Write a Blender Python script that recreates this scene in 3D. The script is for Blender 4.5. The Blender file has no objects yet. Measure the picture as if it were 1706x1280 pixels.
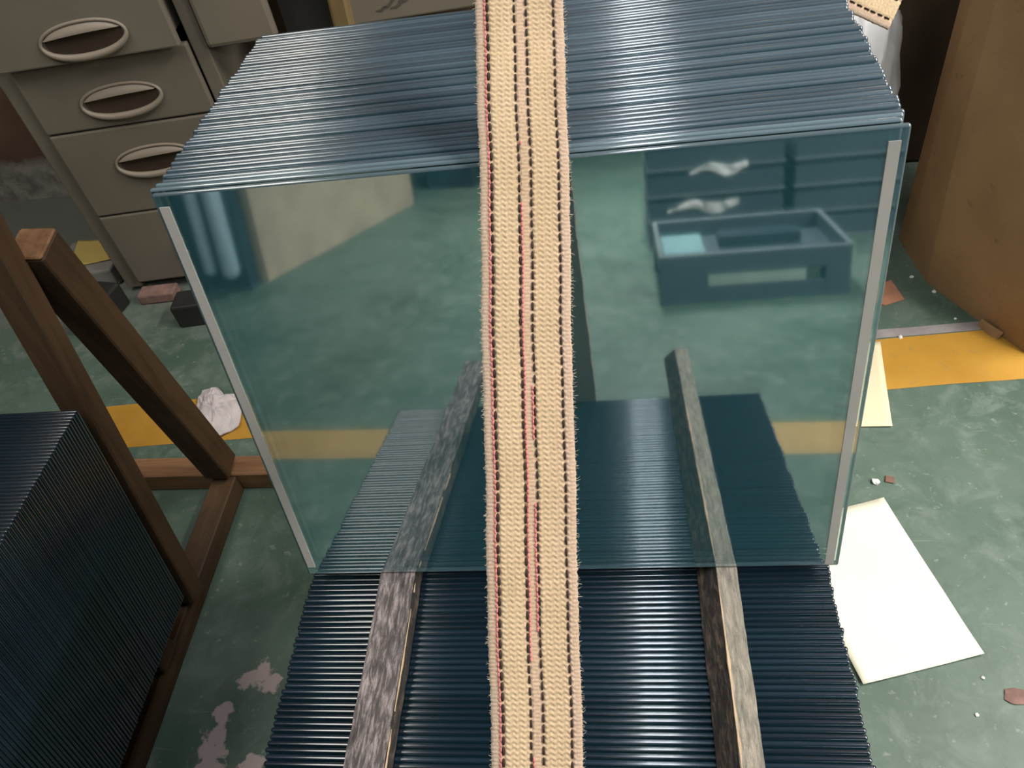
import bpy, bmesh, math, random
import numpy as np
from mathutils import Matrix, Vector, noise

scene = bpy.context.scene
col = scene.collection
random.seed(7)

# ------------------------------------------------------------------ camera
F_PX = 1318.0
CAM = np.array([0.0, 0.0, 1.21])
R = np.array([[0.98795591, 0.05136223, 0.14596248],
              [0.06258088, 0.73008165, -0.68048837],
              [-0.14151593, 0.68142696, 0.71807419]])      # camera axes -> world
cd = bpy.data.cameras.new('camera')
cam = bpy.data.objects.new('camera', cd)
col.objects.link(cam)
cd.sensor_fit = 'HORIZONTAL'
cd.sensor_width = 36.0
cd.lens = 36.0 * F_PX / 1706.0
cd.clip_start = 0.02
M4 = Matrix.Identity(4)
for i in range(3):
    for j in range(3):
        M4[i][j] = float(R[i, j])
    M4[i][3] = float(CAM[i])
cam.matrix_world = M4
scene.camera = cam

# ------------------------------------------------------------------ world, exposure
wd = bpy.data.worlds.new('world')
scene.world = wd
wd.use_nodes = True
wd.node_tree.nodes['Background'].inputs[0].default_value = (0.55, 0.62, 0.7, 1)
wd.node_tree.nodes['Background'].inputs[1].default_value = 0.15
vs = scene.view_settings
vs.view_transform = 'Standard'
vs.look = 'None'
vs.exposure = -0.08
vs.gamma = 1.0
vs.use_curve_mapping = False
scene.cycles.transparent_max_bounces = 40

LAMPS = [  # location, power, tube radiance, colour, length, width, place, turn, spread
    ((1.75, 0.85, 2.65), 105.0, 5.0, (1.0, 0.95, 0.86), 1.5, 0.30, 'beside the cardboard carton', 0.0, 180),
    ((-1.45, 0.25, 2.65), 29.0, 3.0, (1.0, 0.95, 0.86), 2.0, 0.62, 'above the braced timber rack', 0.0, 180),
    ((2.50, -0.70, 2.00), 125.0, 5.0, (1.0, 0.96, 0.90), 1.2, 0.30, 'added low beside the aisle to light the strap', 0.0, 180),  # unseen lamp, added to light the strap from the front right
    ((0.25, -0.10, 2.75), 13.0, 9.0, (0.92, 0.97, 1.0), 2.4, 0.20, 'in a long row over the two piles', 0.0, 180),
    ((0.1, -3.1, 2.6), 78.0, 4.0, (1.0, 0.96, 0.9), 1.5, 0.30, 'added above the tray stand and crates to light their mirror image', 0.0, 100),  # unseen lamp, added to light what the pane mirrors
]


# ------------------------------------------------------------------ pixel helpers (1706 x 1280 frame)
def ray(px, py):
    return R @ np.array([(px - 853.0) / F_PX, -(py - 640.0) / F_PX, -1.0])


def onz(px, py, z=0.0):
    r = ray(px, py)
    return CAM + r * ((z - CAM[2]) / r[2])


def at_depth(px, py, d):
    return CAM + ray(px, py) * d


# ------------------------------------------------------------------ object helpers
def tag(o, label=None, cat=None, group=None, kind=None):
    if label: o['label'] = label
    if cat: o['category'] = cat
    if group: o['group'] = group
    if kind: o['kind'] = kind
    return o


def empty(name, loc=(0, 0, 0), rz=0.0, **k):
    o = bpy.data.objects.new(name, None)
    o.empty_display_size = 0.05
    col.objects.link(o)
    o.location = loc
    o.rotation_euler = (0, 0, rz)
    return tag(o, **k)


def root_matrix(o):
    return Matrix.Translation(o.location) @ o.rotation_euler.to_matrix().to_4x4()


def link(name, me, mats, parent=None, world=None, local=None, smooth=False, **k):
    """world: placed in world space under its parent; local: placed in the parent's own space."""
    o = bpy.data.objects.new(name, me)
    col.objects.link(o)
    if not isinstance(mats, (list, tuple)):
        mats = [mats]
    if len(me.materials) == 0:
        for m in mats:
            me.materials.append(m)
    if smooth:
        me.polygons.foreach_set('use_smooth', [True] * len(me.polygons))
    if parent is not None:
        o.parent = parent
        if local is None:
            w = world if world is not None else Matrix.Identity(4)
            q = parent
            chain = Matrix.Identity(4)
            while q is not None:
                chain = q.matrix_basis.copy() @ chain if q.type == 'MESH' else root_matrix(q) @ chain
                q = q.parent
            o.matrix_basis = chain.inverted() @ w
        else:
            o.matrix_basis = local
    elif world is not None:
        o.matrix_basis = world
    return tag(o, **k)


def mesh(name, verts, faces, uv=None):
    me = bpy.data.meshes.new(name)
    me.from_pydata([tuple(map(float, v)) for v in verts], [], faces)
    me.update()
    return me


def bm_mesh(name, bm):
    bmesh.ops.recalc_face_normals(bm, faces=bm.faces)
    me = bpy.data.meshes.new(name)
    bm.to_mesh(me)
    bm.free()
    return me


def box_bm(size, centre=(0, 0, 0), bevel=0.0, seg=2, bm=None):
    b = bmesh.new()
    r = bmesh.ops.create_cube(b, size=1.0)
    for v in b.verts:
        v.co = Vector((v.co.x * size[0], v.co.y * size[1], v.co.z * size[2]))
    if bevel > 0:
        bmesh.ops.bevel(b, geom=list(b.edges), offset=bevel, segments=seg, affect='EDGES', profile=0.5)
    for v in b.verts:
        v.co += Vector(centre)
    if bm is None:
        return b
    tmp = bpy.data.meshes.new('tmp')
    b.to_mesh(tmp)
    b.free()
    bm.from_mesh(tmp)
    bpy.data.meshes.remove(tmp)
    return bm


def box_me(name, size, centre=(0, 0, 0), bevel=0.0, seg=2):
    return bm_mesh(name, box_bm(size, centre, bevel, seg))


def frame(A, B, up=(0, 0, 1)):
    """matrix with local X from A to B, local Z near up, origin at the middle."""
    A, B = Vector(A), Vector(B)
    x = (B - A).normalized()
    z = Vector(up)
    z = (z - x * z.dot(x)).normalized()
    y = z.cross(x)
    m = Matrix.Identity(4)
    for i in range(3):
        m[i][0], m[i][1], m[i][2] = x[i], y[i], z[i]
        m[i][3] = (A[i] + B[i]) / 2
    return m, (B - A).length


def timber(name, A, B, w, t, mat, parent=None, up=(0, 0, 1), **k):
    m, L = frame(A, B, up)
    me = box_me(name, (L, w, t), bevel=0.0025, seg=1)
    return link(name, me, mat, parent, world=m, **k)


def tube_mesh(name, pts, rad, sides=8, closed=False):
    pts = [Vector(p) for p in pts]
    n = len(pts)
    vs_, fs = [], []
    prev = None
    for i, p in enumerate(pts):
        a = pts[(i - 1) % n] if (closed or i > 0) else p
        b = pts[(i + 1) % n] if (closed or i < n - 1) else p
        t = (b - a).normalized()
        if prev is None:
            s = t.orthogonal().normalized()
        else:
            s = (prev - t * prev.dot(t)).normalized()
        prev = s
        u = t.cross(s)
        r = rad[i] if isinstance(rad, (list, tuple)) else rad
        for k in range(sides):
            a_ = 2 * math.pi * k / sides
            vs_.append(p + s * (math.cos(a_) * r) + u * (math.sin(a_) * r))
    for i in range(n if closed else n - 1):
        j = (i + 1) % n
        for k in range(sides):
            k2 = (k + 1) % sides
            fs.append((i * sides + k, i * sides + k2, j * sides + k2, j * sides + k))
    if not closed:
        fs.append(tuple(range(sides))[::-1])
        fs.append(tuple((n - 1) * sides + k for k in range(sides)))
    return mesh(name, vs_, fs)


def crumpled(name, w, d, nx, ny, amp, seed, outline=None, thick=0.0004, fold=None):
    """a thin sheet w x d in its own xy plane, resting on z = 0, with folds."""
    V, Fc = [], []
    for j in range(ny + 1):
        for i in range(nx + 1):
            u, v = i / nx - .5, j / ny - .5
            x, y = u * w, v * d
            if outline:
                x, y = outline(u, v)
            q = Vector((x * 14 + seed, y * 14, seed * 3.1))
            z = amp * (abs(noise.noise(q)) + .6 * abs(noise.noise(q * 2.3)))
            if fold: z += fold(u, v)
            V.append((x, y, z + 0.0008))
    k = nx + 1
    for j in range(ny):
        for i in range(nx):
            a = j * k + i
            Fc.append((a, a + 1, a + k + 1, a + k))
    n0 = len(V)
    V += [(x, y, z - thick) for x, y, z in V]
    Fc += [tuple(n0 + q for q in f[::-1]) for f in Fc]
    ring = [i for i in range(k)] + [j * k + nx for j in range(1, ny + 1)] + \
           [ny * k + i for i in range(nx - 1, -1, -1)] + [j * k for j in range(ny - 1, 0, -1)]
    for a, b in zip(ring, ring[1:] + ring[:1]):
        Fc.append((b, a, a + n0, b + n0))
    return mesh(name, V, Fc)


# ------------------------------------------------------------------ materials
def newmat(name):
    m = bpy.data.materials.new(name)
    m.use_nodes = True
    nt = m.node_tree
    nt.nodes.clear()
    out = nt.nodes.new('ShaderNodeOutputMaterial')
    return m, nt, out


class NT:
    """small node helper"""
    def __init__(s, nt): s.nt = nt

    def n(s, t, **k):
        nd = s.nt.nodes.new(t)
        ins = k.pop('ins', {})
        for a, b in k.items(): setattr(nd, a, b)
        for a, b in ins.items():
            if hasattr(b, 'is_output'): s.nt.links.new(b, nd.inputs[a])
            else: nd.inputs[a].default_value = b
        return nd

    def coord(s, scale=(1, 1, 1), kind='Object', rot=(0, 0, 0), loc=(0, 0, 0)):
        tc = s.n('ShaderNodeTexCoord')
        mp = s.n('ShaderNodeMapping', ins={0: tc.outputs[kind], 1: loc, 2: rot, 3: scale})
        return mp.outputs[0]

    def noise(s, vec, scale, detail=4, rough=.55, dist=0.0):
        return s.n('ShaderNodeTexNoise', ins={'Vector': vec, 'Scale': scale, 'Detail': detail, 'Roughness': rough, 'Distortion': dist}).outputs['Fac']

    def ramp(s, fac, stops):
        r = s.n('ShaderNodeValToRGB', ins={0: fac})
        e = r.color_ramp.elements
        while len(e) < len(stops): e.new(.5)
        for el, (p, c) in zip(e, stops):
            el.position = p
            el.color = (*c, 1) if len(c) == 3 else c
        return r.outputs[0]

    def grey(s, fac, a, b):
        return s.ramp(fac, [(a, (0, 0, 0)), (b, (1, 1, 1))])

    def mix(s, fac, a, b, mode='MIX'):
        m = s.n('ShaderNodeMix', data_type='RGBA', blend_type=mode)
        for i, v in ((0, fac), (6, a), (7, b)):
            if hasattr(v, 'is_output'): s.nt.links.new(v, m.inputs[i])
            else: m.inputs[i].default_value = v if i == 0 else ((*v, 1) if len(v) == 3 else v)
        return m.outputs[2]

    def math(s, op, a, b=0.0, c=None):
        ins = {0: a, 1: b}
        if c is not None: ins[2] = c
        return s.n('ShaderNodeMath', operation=op, ins=ins).outputs[0]

    def bump(s, h, strength=.3, dist=.002):
        return s.n('ShaderNodeBump', ins={'Height': h, 'Strength': strength, 'Distance': dist}).outputs[0]

    def bsdf(s, out, color, rough=.6, normal=None, **k):
        b = s.n('ShaderNodeBsdfPrincipled')
        for nm, v in (('Base Color', color), ('Roughness', rough), ('Normal', normal)):
            if v is None: continue
            if hasattr(v, 'is_output'): s.nt.links.new(v, b.inputs[nm])
            else: b.inputs[nm].default_value = (*v, 1) if nm == 'Base Color' and len(v) == 3 else v
        for a, v in k.items():
            b.inputs[a.replace('_', ' ')].default_value = v
        s.nt.links.new(b.outputs[0], out.inputs[0])
        return b


def simple(name, color, rough=.6, var=.25, scale=12.0, bump=.15, **k):
    m, nt, out = newmat(name)
    t = NT(nt)
    c = t.coord()
    n1 = t.noise(c, scale, 5)
    n2 = t.noise(c, scale * 9, 3)
    dk = tuple(x * (1 - var) for x in color)
    lt = tuple(min(1, x * (1 + var)) for x in color)
    cc = t.ramp(n1, [(.3, dk), (.7, lt)])
    t.bsdf(out, cc, rough, t.bump(n2, bump, .001), **k)
    return m


def mat_floor():
    m, nt, out = newmat('green_painted_concrete')
    t = NT(nt)
    c = t.coord()
    n1 = t.noise(c, 3.2, 6, .6)
    n2 = t.noise(c, 16, 6, .65, .6)
    n3 = t.noise(c, 60, 4, .6)
    base = t.ramp(n1, [(.30, (.055, .098, .074)), (.5, (.086, .138, .106)), (.72, (.118, .168, .138))])
    base = t.mix(t.grey(n2, .50, .72), base, (.155, .205, .172))
    base = t.mix(t.math('MULTIPLY', t.grey(t.noise(c, 7.5, 6, .7, .8), .52, .70), .55), base, (.040, .078, .056))
    base = t.mix(t.math('MULTIPLY', t.grey(n3, .62, .70), .45), base, (.30, .34, .30))
    # scratches
    cs = t.coord((2.0, 40, 1), rot=(0, 0, .5))
    sc = t.math('MULTIPLY', t.grey(t.noise(cs, 3.0, 3, .5), .68, .74), .35)
    base = t.mix(sc, base, (.28, .33, .28))
    # grey worn concrete far back
    sx = t.n('ShaderNodeSeparateXYZ', ins={0: c})
    far = t.math('MULTIPLY', t.grey(t.math('ADD', sx.outputs[1], t.math('MULTIPLY', n1, .35)), 1.0, 1.0), 1.0)
    yy = t.math('ADD', sx.outputs[1], t.math('MULTIPLY', n2, .5))
    mr = t.n('ShaderNodeMapRange', ins={0: yy, 1: 1.55, 2: 1.9, 3: 0.0, 4: .8}).outputs[0]
    lx = t.n('ShaderNodeMapRange', ins={0: sx.outputs[0], 1: -.7, 2: -1.0, 3: 0.0, 4: 1.0}).outputs[0]
    base = t.mix(t.math('MULTIPLY', mr, lx), base, (.16, .16, .145))
    # bare pinkish patches where the paint has flaked
    total = None
    nn = t.math('MULTIPLY', t.math('SUBTRACT', t.noise(c, 26, 5, .6), .5), .10)
    for (bx, by, br) in ((-.628, .512, .024), (-.650, .500, .014), (-.606, .500, .016), (-.672, .445, .017), (-.676, .420, .016), (-.672, .385, .020), (-.668, .355, .024),
                         (-.60, .37, .016), (1.15, .60, .03), (.70, .45, .014)):
        d = t.n('ShaderNodeVectorMath', operation='DISTANCE', ins={0: c, 1: (bx, by, 0)}).outputs['Value']
        k = t.math('SUBTRACT', br, t.math('ADD', d, nn))
        total = k if total is None else t.math('MAXIMUM', total, k)
    pm = t.n('ShaderNodeMapRange', ins={0: total, 1: -.002, 2: .004}).outputs[0]
    base = t.mix(pm, base, (.47, .38, .36))
    hgt = t.math('ADD', t.math('MULTIPLY', n2, .6), t.math('MULTIPLY', n3, .4))
    rough = t.n('ShaderNodeMapRange', ins={0: n2, 1: .3, 2: .7, 3: .38, 4: .62}).outputs[0]
    t.bsdf(out, base, rough, t.bump(hgt, .25, .002))
    return m


def mat_line(name='yellow_floor_paint', a=(.40, .20, .022), b=(.55, .30, .045)):
    m, nt, out = newmat(name)
    t = NT(nt)
    c = t.coord()
    n1 = t.noise(c, 5, 5)
    n2 = t.noise(c, 45, 5, .65)
    base = t.ramp(n1, [(.3, a), (.7, b)])
    base = t.mix(t.math('MULTIPLY', t.grey(n2, .60, .72), .5), base, (.22, .22, .13))
    t.bsdf(out, base, .5, t.bump(n2, .2, .001))
    return m


def mat_wood(name, a, b, cdark, rough=.7, scale=1.0):
    m, nt, out = newmat(name)
    t = NT(nt)
    c = t.coord((2.2 * scale, 26 * scale, 26 * scale))
    g = t.noise(c, 1.6, 6, .6, 1.2)
    c2 = t.coord()
    st = t.noise(c2, 5, 4)
    base = t.ramp(g, [(.28, a), (.55, b), (.8, tuple(min(1, x * 1.25) for x in b))])
    base = t.mix(t.math('MULTIPLY', t.grey(st, .50, .75), .7), base, cdark)
    t.bsdf(out, base, rough, t.bump(g, .35, .002))
    return m


def mat_metal_paint(name, color, dirt=(.12, .09, .06)):
    m, nt, out = newmat(name)
    t = NT(nt)
    c = t.coord()
    n1 = t.noise(c, 4, 5)
    n2 = t.noise(c, 28, 6, .7)
    base = t.ramp(n1, [(.3, tuple(x * .88 for x in color)), (.7, tuple(x * 1.1 for x in color))])
    base = t.mix(t.math('MULTIPLY', t.grey(n2, .62, .78), .55), base, dirt)
    t.bsdf(out, base, .48, t.bump(n2, .08, .001))
    return m


def mat_glass_face():
    """a sheet deep in a dense pile: the many panes behind throw back most of the light"""
    m, nt, out = newmat('stacked_glass_face')
    t = NT(nt)
    c = t.coord()
    df = t.n('ShaderNodeBsdfDiffuse', ins={0: (.020, .075, .095, 1)})
    gl = t.n('ShaderNodeBsdfGlossy', ins={0: (.62, .72, .76, 1), 1: .035})
    mx = t.n('ShaderNodeMixShader', ins={0: .45, 1: df.outputs[0], 2: gl.outputs[0]})
    nt.links.new(mx.outputs[0], out.inputs[0])
    return m


def mat_glass_clear(name, tint, refl=.0, gtint=(.95, 1, 1, 1), haze=0.0):
    m, nt, out = newmat(name)
    t = NT(nt)
    tr = t.n('ShaderNodeBsdfTransparent', ins={0: (*tint, 1)})
    gl = t.n('ShaderNodeBsdfGlossy', ins={0: gtint, 1: .035})
    geo = t.n('ShaderNodeNewGeometry')
    ior = t.n('ShaderNodeMapRange', ins={0: geo.outputs['Backfacing'], 1: 0.0, 2: 1.0, 3: 1.5, 4: 1 / 1.5})
    fr = t.n('ShaderNodeFresnel', ins={0: ior.outputs[0]})
    front_side = t.math('SUBTRACT', 1.0, geo.outputs['Backfacing'])
    fac = t.math('ADD', fr.outputs[0], t.math('MULTIPLY', front_side, refl), None)
    body = tr.outputs[0]
    if haze:
        df = t.n('ShaderNodeBsdfDiffuse', ins={0: (.10, .42, .50, 1)})  # teal veil painted on for light scattered inside the pile
        body = t.n('ShaderNodeMixShader', ins={0: t.math('MULTIPLY', front_side, haze), 1: body, 2: df.outputs[0]}).outputs[0]
    mx = t.n('ShaderNodeMixShader', ins={0: fac, 1: body, 2: gl.outputs[0]})
    nt.links.new(mx.outputs[0], out.inputs[0])
    return m


def mat_glass_edge(name, base, rough=.16, spec=.5, coat=.0):
    m, nt, out = newmat(name)
    t = NT(nt)
    c = t.coord()
    n = t.noise(c, 30, 3)
    oi = t.n('ShaderNodeObjectInfo').outputs['Random']
    cc = t.ramp(oi, [(0, tuple(x * .75 for x in base)), (.5, base), (1, tuple(x * 1.28 for x in base))])
    b = t.bsdf(out, cc, rough, None, IOR=1.52)
    b.inputs['Specular IOR Level'].default_value = .9
    b.inputs['Coat Weight'].default_value = coat
    b.inputs['Coat Roughness'].default_value = .05
    return m


def mat_strap():
    m, nt, out = newmat('cream_woven_webbing')
    t = NT(nt)
    tc = t.n('ShaderNodeTexCoord')
    sp = t.n('ShaderNodeSeparateXYZ', ins={0: tc.outputs['UV']})
    u, s_ = sp.outputs[0], sp.outputs[1]
    ob = tc.outputs['Object']
    n1 = t.noise(ob, 22, 5)
    n2 = t.noise(ob, 700, 3)
    base = t.ramp(u, [(0.0, (.50, .40, .31)), (.10, (.60, .42, .32)), (.15, (.66, .50, .32)), (.42, (.68, .51, .33)), (.47, (.63, .45, .32)),
                      (.56, (.63, .45, .32)), (.61, (.66, .49, .31)), (.86, (.64, .47, .31)), (.92, (.60, .44, .33))])
    base = t.mix(t.math('MULTIPLY', t.grey(n1, .45, .70), .35), base, (.50, .36, .20))
    base = t.mix(t.grey(n2, .35, .75), t.mix(1.0, base, (.78, .76, .74), 'MULTIPLY'), base)
    t.bsdf(out, base, .9, t.bump(n2, .3, .0005), Sheen_Weight=.15)
    return m


def mat_board(name, light, mid, dark, speck=.5):
    """weathered spacer board: object X runs along the board"""
    m, nt, out = newmat(name)
    t = NT(nt)
    c = t.coord((48, 260, 90), rot=(0, 0, .16))
    g = t.noise(c, 1.0, 8, .72, .35)
    c2 = t.coord()
    n2 = t.noise(c2, 18, 5)
    base = t.ramp(g, [(.30, dark), (.48, mid), (.64, light)])
    base = t.mix(t.math('MULTIPLY', t.grey(n2, .42, .68), speck), base, mid)
    n3 = t.noise(c2, 420, 3, .6)
    base = t.mix(t.math('MULTIPLY', t.grey(n3, .55, .70), .55 * speck), base, dark)
    t.bsdf(out, base, .85, t.bump(g, .6, .003))
    return m


MAT = {
    'floor': mat_floor(), 'line': mat_line(), 'line_worn': mat_line('worn_yellow_floor_paint', (.34, .22, .08), (.46, .31, .12)),
    'pale_paint': simple('faded_lilac_paint', (.30, .27, .27), .6, .2, 20),
    'timber': mat_wood('brown_timber', (.16, .075, .03), (.30, .155, .075), (.10, .05, .022)),
    'timber_shaded': mat_wood('shaded_timber', (.045, .022, .008), (.085, .045, .020), (.03, .015, .006)),  # darker copy of the brown timber, with shade on the rack painted in
    'timber_y': mat_wood('yellowed_timber', (.10, .065, .02), (.17, .115, .042), (.06, .04, .014)),
    'desk': mat_metal_paint('putty_enamel', (.165, .143, .112)),
    'handle': mat_metal_paint('worn_putty_handle', (.25, .21, .165)),
    'shade_brown': simple('brown_shade_fill', (.040, .024, .012), .8),  # brown painted for shade in the cup mouths and behind the carton
    'dark': simple('near_black', (.018, .017, .016), .55),
    'face': mat_glass_face(),
    'clear': mat_glass_clear('clear_glass_face', (.93, .965, .96)),
    'coated': mat_glass_clear('coated_glass_face', (.93, .965, .96), .36, (.92, .97, 1, 1), .19),
    'edge_lit': mat_glass_edge('lit_glass_edge', (.062, .092, .118), .16, coat=.6),  # paler copy, with light passing through the upper sheets painted in
    'edge_unlit': mat_glass_edge('unlit_glass_edge', (.008, .018, .030), .14, coat=.6),  # darker copy of the same glass edge, without that painted light
    'edge_clear': mat_glass_edge('glass_edge_clear', (.10, .145, .17), .12, coat=.6),
    'busbar': simple('silver_busbar', (.46, .44, .42), .45, .08),
    'strap': mat_strap(),
    'stitch': simple('dark_brown_thread', (.030, .014, .008), .8, .3, 200),
    'pink': simple('pink_thread', (.62, .20, .19), .85, .2, 200),
    'fibre': simple('cream_fibre', (.62, .52, .40), .9, .1),
    'board_grey': mat_board('weathered_grey_board', (.38, .32, .31), (.105, .088, .088), (.025, .02, .02), .10),
    'board_beige': mat_board('mould_speckled_board', (.44, .38, .31), (.26, .235, .195), (.10, .095, .08), .5),
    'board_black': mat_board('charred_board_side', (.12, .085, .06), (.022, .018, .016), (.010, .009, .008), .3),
    'cream_wood': simple('fresh_cream_wood', (.58, .42, .27), .7, .2, 40),
    'paper': simple('cream_paper', (.87, .84, .68), .8, .02, 6, .02),
    'paper2': simple('pale_cream_paper', (.78, .67, .46), .8, .03, 6, .02),
    'paper_y': simple('yellow_paper', (.55, .41, .12), .8, .06, 8),
    'tissue': simple('crumpled_white_paper', (.58, .52, .53), .85, .1, 30),
    'plastic': simple('white_plastic_bag', (.62, .62, .66), .4, .1, 10),
    'carton': None, 'brick': simple('pinkish_brick', (.22, .13, .11), .85, .35, 30, .5),
    'concrete': simple('grey_concrete_block', (.22, .21, .19), .9, .2, 20, .4),
    'ceil': simple('dark_ceiling', (.08, .08, .085), .9, .05),  # ceiling colour lowered to cut bounced light
    'steel': simple('white_lamp_housing', (.7, .7, .7), .4, .05),
    'slate': mat_metal_paint('slate_blue_enamel', (.055, .080, .100), (.03, .04, .05)),
    'slate_lt': mat_metal_paint('slate_rim', (.16, .19, .21), (.08, .1, .12)),
    'navy': simple('navy_panel', (.020, .038, .055), .4),
    'pale_blue': simple('pale_blue_roll', (.33, .45, .52), .5, .1),
    'white': simple('white_cloth', (.75, .75, .74), .85, .05),
    'aqua': simple('pale_aqua_card', (.16, .30, .32), .6, .1),
    'lit_floor_green': simple('lit_floor_green_paint', (.30, .38, .34), .6, .1),  # colour of lit floor, for the gap in the tray stand
    'scuff': simple('dark_scuff', (.075, .064, .052), .7),
    'debris': simple('terracotta_card', (.42, .20, .12), .8, .15, 30),
    'chip': simple('brown_chip', (.20, .11, .08), .8, .2, 40),
    'foil': simple('bluish_white_scrap', (.62, .64, .70), .4, .15, 40),
}


def mat_carton():
    m, nt, out = newmat('brown_cardboard')
    t = NT(nt)
    c = t.coord()
    n1 = t.noise(c, 6, 5)
    cs = t.coord((1, 1, 140))
    n2 = t.noise(cs, 1.5, 3)
    n3 = t.noise(c, 34, 5, .6)
    base = t.ramp(n1, [(.3, (.29, .172, .082)), (.7, (.41, .25, .125))])
    base = t.mix(t.math('MULTIPLY', n2, .18), base, (.12, .07, .03))
    base = t.mix(t.math('MULTIPLY', t.grey(n3, .64, .75), .5), base, (.11, .055, .025))
    t.bsdf(out, base, .7, t.bump(n2, .12, .001))
    return m


MAT['carton'] = mat_carton()


def mat_wall():
    m, nt, out = newmat('brown_wall_flaked_at_foot')
    t = NT(nt)
    c = t.coord()
    n1 = t.noise(c, 5, 6, .6)
    n2 = t.noise(c, 22, 6, .65)
    z = t.n('ShaderNodeSeparateXYZ', ins={0: c}).outputs[2]
    base = t.ramp(n1, [(.3, (.10, .055, .035)), (.7, (.17, .10, .065))])
    zz = t.math('ADD', z, t.math('MULTIPLY', n2, .10))
    k = t.n('ShaderNodeMapRange', ins={0: zz, 1: .17, 2: .19, 3: 1.0, 4: 0.0}).outputs[0]
    low = t.ramp(n2, [(.35, (.16, .145, .13)), (.65, (.36, .33, .30))])
    base = t.mix(k, base, low)
    t.bsdf(out, base, .85, t.bump(n2, .4, .004))
    return m


MAT['wall'] = mat_wall()
MAT['wall_plain'] = simple('grey_shed_wall', (.06, .06, .06), .9, .12, 3)

# ------------------------------------------------------------------ setting
X0, X1, Y0, Y1, ZC = -4.0, 4.2, -6.5, 2.08, 3.3


def slab(name, x0, x1, y0, y1, z0, z1, mat):
    me = box_me(name, (x1 - x0, y1 - y0, z1 - z0), ((x0 + x1) / 2, (y0 + y1) / 2, (z0 + z1) / 2))
    return link(name, me, mat, kind='structure')


floor = slab('floor', X0, X1, Y0, Y1, -.06, 0, MAT['floor'])
slab('wall_back', X0, X1, Y1, Y1 + .1, 0, ZC, MAT['wall'])
slab('wall_left', X0 - .1, X0, Y0, Y1, 0, ZC, MAT['wall_plain'])
slab('wall_right', X1, X1 + .1, Y0, Y1, 0, ZC, MAT['wall_plain'])
slab('wall_front', X0, X1, Y0 - .1, Y0, 0, ZC, MAT['wall_plain'])
slab('ceiling', X0, X1, Y0, Y1, ZC, ZC + .1, MAT['ceil'])


def strip_on_floor(name, ylo, yhi, mat, x0=X0, x1=X1, z=.0007, seed=0, rag=.003, n=160):
    V, Fc = [], []
    for i in range(n + 1):
        x = x0 + (x1 - x0) * i / n
        for fy in (ylo, yhi):
            V.append((x, fy(x) + rag * noise.noise(Vector((x * 9, fy(x) * 3, seed))), z))
    for i in range(n):
        Fc.append((2 * i, 2 * i + 2, 2 * i + 3, 2 * i + 1))
    return link(name, mesh(name, V, Fc), mat, floor)


strip_on_floor('line_marking', lambda x: 1.060 + .040 * x, lambda x: 1.1945 + .045 * x, MAT['line'], seed=1)
strip_on_floor('faded_line_edge', lambda x: 1.1975 + .045 * x, lambda x: 1.222 + .045 * x, MAT['pale_paint'], x0=.30, x1=1.4, seed=2)
strip_on_floor('line_marking', lambda x: -.892 + .054 * x, lambda x: -.735 + .054 * x, MAT['line_worn'], seed=3)

# lamps: fixture hung from the ceiling, housing, tubes, rods
for (lx, ly, lz), pw, rad, lc, ln, wd_, where, turn, spr in LAMPS:
    root = empty('ceiling_lamp', (lx, ly, lz), turn, label='white hanging fluorescent lamp ' + where, cat='lamp', group='fluorescent ceiling lamps')
    link('lamp_housing', box_me('lamp_housing', (wd_ + .06, ln + .06, .05), (0, 0, .055), .008), MAT['steel'], root, local=Matrix.Identity(4))
    for sy in (-1, 1):
        link('hanger_rod', tube_mesh('hanger_rod', [(0, sy * ln * .4, .08), (0, sy * ln * .4, ZC - lz)], .004, 6), MAT['steel'], root, local=Matrix.Identity(4))
    mt, nt_, out_ = newmat('lit_tube')
    em = nt_.nodes.new('ShaderNodeEmission')
    em.inputs[0].default_value = (*lc, 1)
    em.inputs[1].default_value = rad
    nt_.links.new(em.outputs[0], out_.inputs[0])
    for sx in (-1, 1):
        link('lamp_tube', tube_mesh('lamp_tube', [(sx * wd_ * .28, -ln / 2, .012), (sx * wd_ * .28, ln / 2, .012)], .016, 10), mt, root, local=Matrix.Identity(4), smooth=True)
    ld = bpy.data.lights.new('tube_light', 'AREA')
    ld.shape = 'RECTANGLE'
    ld.size = wd_
    ld.size_y = ln
    ld.energy = pw
    ld.color = lc
    ld.spread = math.radians(spr)
    lo = bpy.data.objects.new('tube_light', ld)
    col.objects.link(lo)
    lo.parent = root
    lo.location = (0, 0, -.006)

# ------------------------------------------------------------------ glass sheets
W, H, T = .500, .3986, .0047
LEAN = math.radians(10.559)
PITCH = .00555 / math.cos(LEAN)
CX = -.0725
ZU = .548                    # foot of the upper pile
ZL = .1413                   # foot of the lower pile


def sheet_mesh(name, fm, em):
    bm = box_bm((W, T, H), (0, T / 2, H / 2), .0019, 3)
    me = bm_mesh(name, bm)
    me.materials.append(fm)
    me.materials.append(em)
    for p in me.polygons:
        p.material_index = 0 if abs(p.normal.y) > .995 else 1
        p.use_smooth = True
    # keep the two big faces flat
    for p in me.polygons:
        if p.material_index == 0:
            p.use_smooth = False
    return me


SHEET = sheet_mesh('glass_sheet', MAT['face'], MAT['edge_lit'])
SHEET_UNLIT = sheet_mesh('unlit_edged_glass_sheet', MAT['face'], MAT['edge_unlit'])
COATED = sheet_mesh('coated_glass_sheet', MAT['coated'], MAT['edge_clear'])
CLEAR = sheet_mesh('glass_sheet_clear', MAT['clear'], MAT['edge_clear'])


def sheet(x, y, z, me, label, group, dl=0.0):
    o = bpy.data.objects.new('glass_sheet', me)
    col.objects.link(o)
    o.location = (x, y, z)
    o.rotation_euler = (-LEAN + dl, 0, 0)
    return tag(o, label, 'glass sheet', group)


rs = random.Random(3)
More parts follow.
